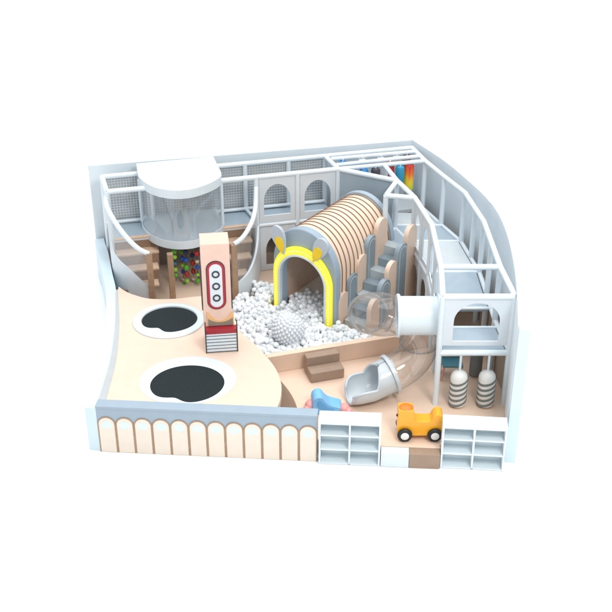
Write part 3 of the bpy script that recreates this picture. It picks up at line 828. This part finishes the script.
# ------------------------------------------------------------------ small things on the floor
bd = V(.957, .288); bn = V(-bd.y, bd.x); rz = math.atan2(bd.y, bd.x)
bn0 = V(.10, -2.275)
be = empty('step_bench', 'brown two-step foam bench against the pit wall', 'bench', (.45, -2.0, H))
def bbox(u0, u1, w0, w1, z0, z1):
    c = bn0+bd*(u0+u1)/2+bn*(w0+w1)/2
    return box(new(), (c.x, c.y, (z0+z1)/2), (u1-u0, w1-w0, z1-z0), rz)
BEN = mat('cocoa_foam', (.33, .235, .175), .55, .05, 5., .06)
part('lower_step', bbox(0, .72, 0, .30, H+.003, H+.235), BEN, be, bevel=.025)
part('upper_step', bbox(0, .72, .302, .50, H+.003, H+.43), BEN, be, bevel=.025)

# rocker with blue seat and coral feet
rk = empty('toddler_rocker', 'bright blue toddler rocker seat with coral rounded feet', 'rocker', (.43, -3.2, H))
prof = [tuple(p) for p in spline([V(.17, .38), V(.13, .52), V(.15, .66), V(.23, .725), V(.32, .71), V(.39, .61), V(.48, .53), V(.60, .48), V(.70, .44), V(.73, .38), V(.66, .345), V(.40, .345), V(.24, .345)], 5, True)]
mm = frameM(V(.0, -3.38, 0), (1, .10, 0), (0, 0, 1))
part('seat_shell', plate(new(), prof, [], -.34, mm), SEAT, rk, bevel=.05)
scp = [tuple(p) for p in spline([V(.25, .50), V(.22, .58), V(.25, .65), V(.31, .64), V(.36, .56), V(.45, .48), V(.56, .44), V(.50, .405), V(.36, .41)], 5, True)]
part('seat_recess', plate(new(), scp, [], .012, mm), mat('deep_blue_plastic', (.11, .38, .74), .35, .04), rk, bevel=.004)
for x, yy, rr in ((.10, -3.20, .125), (.03, -3.30, .09), (.76, -3.25, .10), (.84, -3.32, .075)):
    bb = new(); bmesh.ops.create_icosphere(bb, subdivisions=3, radius=rr, matrix=Matrix.Translation((x, yy, H+rr*.9)) @ Matrix.Diagonal((1, 1.2, .9, 1)))
    part('foot', bb, CORAL, rk, smooth=True)

# yellow ride-on toy
ry = empty('ride_on_toy', 'amber yellow ride-on horse toy with black wheels near the brown step', 'ride-on toy', (2.14, -4.0, H))
prof = [(1.735, .47), (1.735, .92), (1.77, .99), (1.99, .99), (2.035, .92), (2.04, .80), (2.09, .755), (2.30, .745), (2.36, .77), (2.40, .86), (2.46, .905), (2.53, .90), (2.575, .85), (2.59, .70), (2.575, .52), (2.53, .47), (2.40, .45), (2.1, .43), (1.80, .44)]
sp_ = [tuple(p) for p in spline([V(*p) for p in prof], 3, True)]
mm = frameM(V(0, -3.86, 0), (1, -.02, 0), (0, 0, 1))
part('toy_body', plate(new(), sp_, [], .28, mm @ Matrix.Translation((0, 0, -.02))), TOY, ry, bevel=.05)
bb = new(); bmesh.ops.create_icosphere(bb, subdivisions=3, radius=1., matrix=Matrix.Translation((1.88, -4.02, .985)) @ Matrix.Diagonal((.132, .132, .040, 1)))
part('head_cap', bb, TOYO, ry, smooth=True)
bb = new(); bmesh.ops.create_icosphere(bb, subdivisions=3, radius=.03, matrix=Matrix.Translation((1.73, -4.04, .82)))
part('nose', bb, RUBBER, ry, smooth=True)
for x in (1.865, 2.435):
    for yy, sg in ((-4.20, -1), (-3.80, 1)):
        w = part('wheel', lathe(new(), [(.07, -.035), (.125, -.035), (.142, -.015), (.142, .02), (.125, .04), (.07, .04)], (x, yy, H+.145), 32, M=Matrix.Rotation(R(90), 3, 'X')), RUBBER, ry, smooth=True)
        sub('hub', lathe(new(), [(.078, -.0), (.078, .052), (.06, .06), (.02, .062)], (x, yy, H+.145), 28, M=Matrix.Rotation(R(90*(1 if sg < 0 else -1)), 3, 'X')), BAGW, ry, w, smooth=True)

# shelves
def shelf(label, p, q, zt, dpt):
    M, L = upright(V(*p), V(*q))
    t = empty('shelf_unit', label, 'shelf', (p[0], p[1], 0), 'open white shelves at the entrance')
    th = .035
    def pl(name, u0, u1, v0, v1, w0, w1): part(name, plate(new(), rect(u0, u1, v0, v1), [], w1-w0, M @ Matrix.Translation((0, 0, w0))), SHELFM, t, bevel=.004)
    pl('top_board', 0, L, zt-.045, zt, -dpt, 0)
    pl('side_panel', 0, th, .004, zt-.046, -dpt, -.001); pl('side_panel', L-th, L, .004, zt-.046, -dpt, -.001)
    pl('back_panel', th+.001, L-th-.001, .006, zt-.047, -dpt+.001, -dpt+.02)
    pl('divider', L/2-th/2, L/2+th/2, .03, zt-.047, -dpt+.021, -.003)
    hh = (zt-.045-.004)/3
    for k in range(3):
        z = .006+k*hh
        for u0, u1 in ((th+.001, L/2-th/2-.001), (L/2+th/2+.001, L-th-.001)):
            pl('shelf_board', u0, u1, z, z+.028, -dpt+.021, -.004)
    pl('fascia', th+.001, L-th-.001, zt-.10, zt-.047, -.03, -.0015)
shelf('white open shelf unit between the arch fence and the white step', (.235, -4.475), (1.385, -4.555), 1.03, .30)
shelf('white open shelf unit in front of the punching bags', (2.515, -4.60), (3.69, -4.70), 1.03, .30)

# entrance steps
def step(label, p, q, m):
    M, L = upright(V(*p), V(*q))
    o = obj('entrance_step', plate(new(), rect(0, L, .004, H), [], -.20, M), m, bevel=.012)
    tag(o, label, 'step')
step('pale white entrance step beside the left shelf', (1.40, -4.56), (1.925, -4.595), WHITE)
step('brown entrance step beside the right shelf', (1.93, -4.597), (2.505, -4.63), mat('cocoa_step', (.33, .235, .17), .55, .05))

# ------------------------------------------------------------------ light
w = bpy.data.worlds.new('World'); S.world = w; w.use_nodes = True
bg = w.node_tree.nodes['Background']; bg.inputs['Color'].default_value = (.97, .985, 1., 1); bg.inputs['Strength'].default_value = .74
def area(name, loc, target, size, power, col=(1, 1, 1)):
    l = bpy.data.lights.new(name, 'AREA'); l.shape = 'DISK'; l.size = size; l.energy = power; l.color = col
    o = bpy.data.objects.new(name, l); COL.objects.link(o); o.location = loc
    o.rotation_euler = (Vector(target)-Vector(loc)).to_track_quat('-Z', 'Y').to_euler(); return o
area('overhead_softbox', (0, 20, 60), (0, 20, 0), 90, 43000)
area('front_softbox', (6, -14, 16), (0, 0, 0), 5, 1500, (1, .98, .95))

# ------------------------------------------------------------------ camera
cd = bpy.data.cameras.new('camera'); co = bpy.data.objects.new('camera', cd); COL.objects.link(co)
co.location = (0, -21, 13.2); co.rotation_euler = (R(90-30.5), 0, 0)
cd.sensor_width = 36; cd.lens = 36*1108/612; cd.clip_end = 1000; cd.clip_start = .5
S.camera = co
S.view_settings.view_transform = 'Standard'; S.view_settings.look = 'None'; S.view_settings.exposure = 0; S.view_settings.gamma = 1
S.cycles.max_bounces = 8; S.cycles.transparent_max_bounces = 24
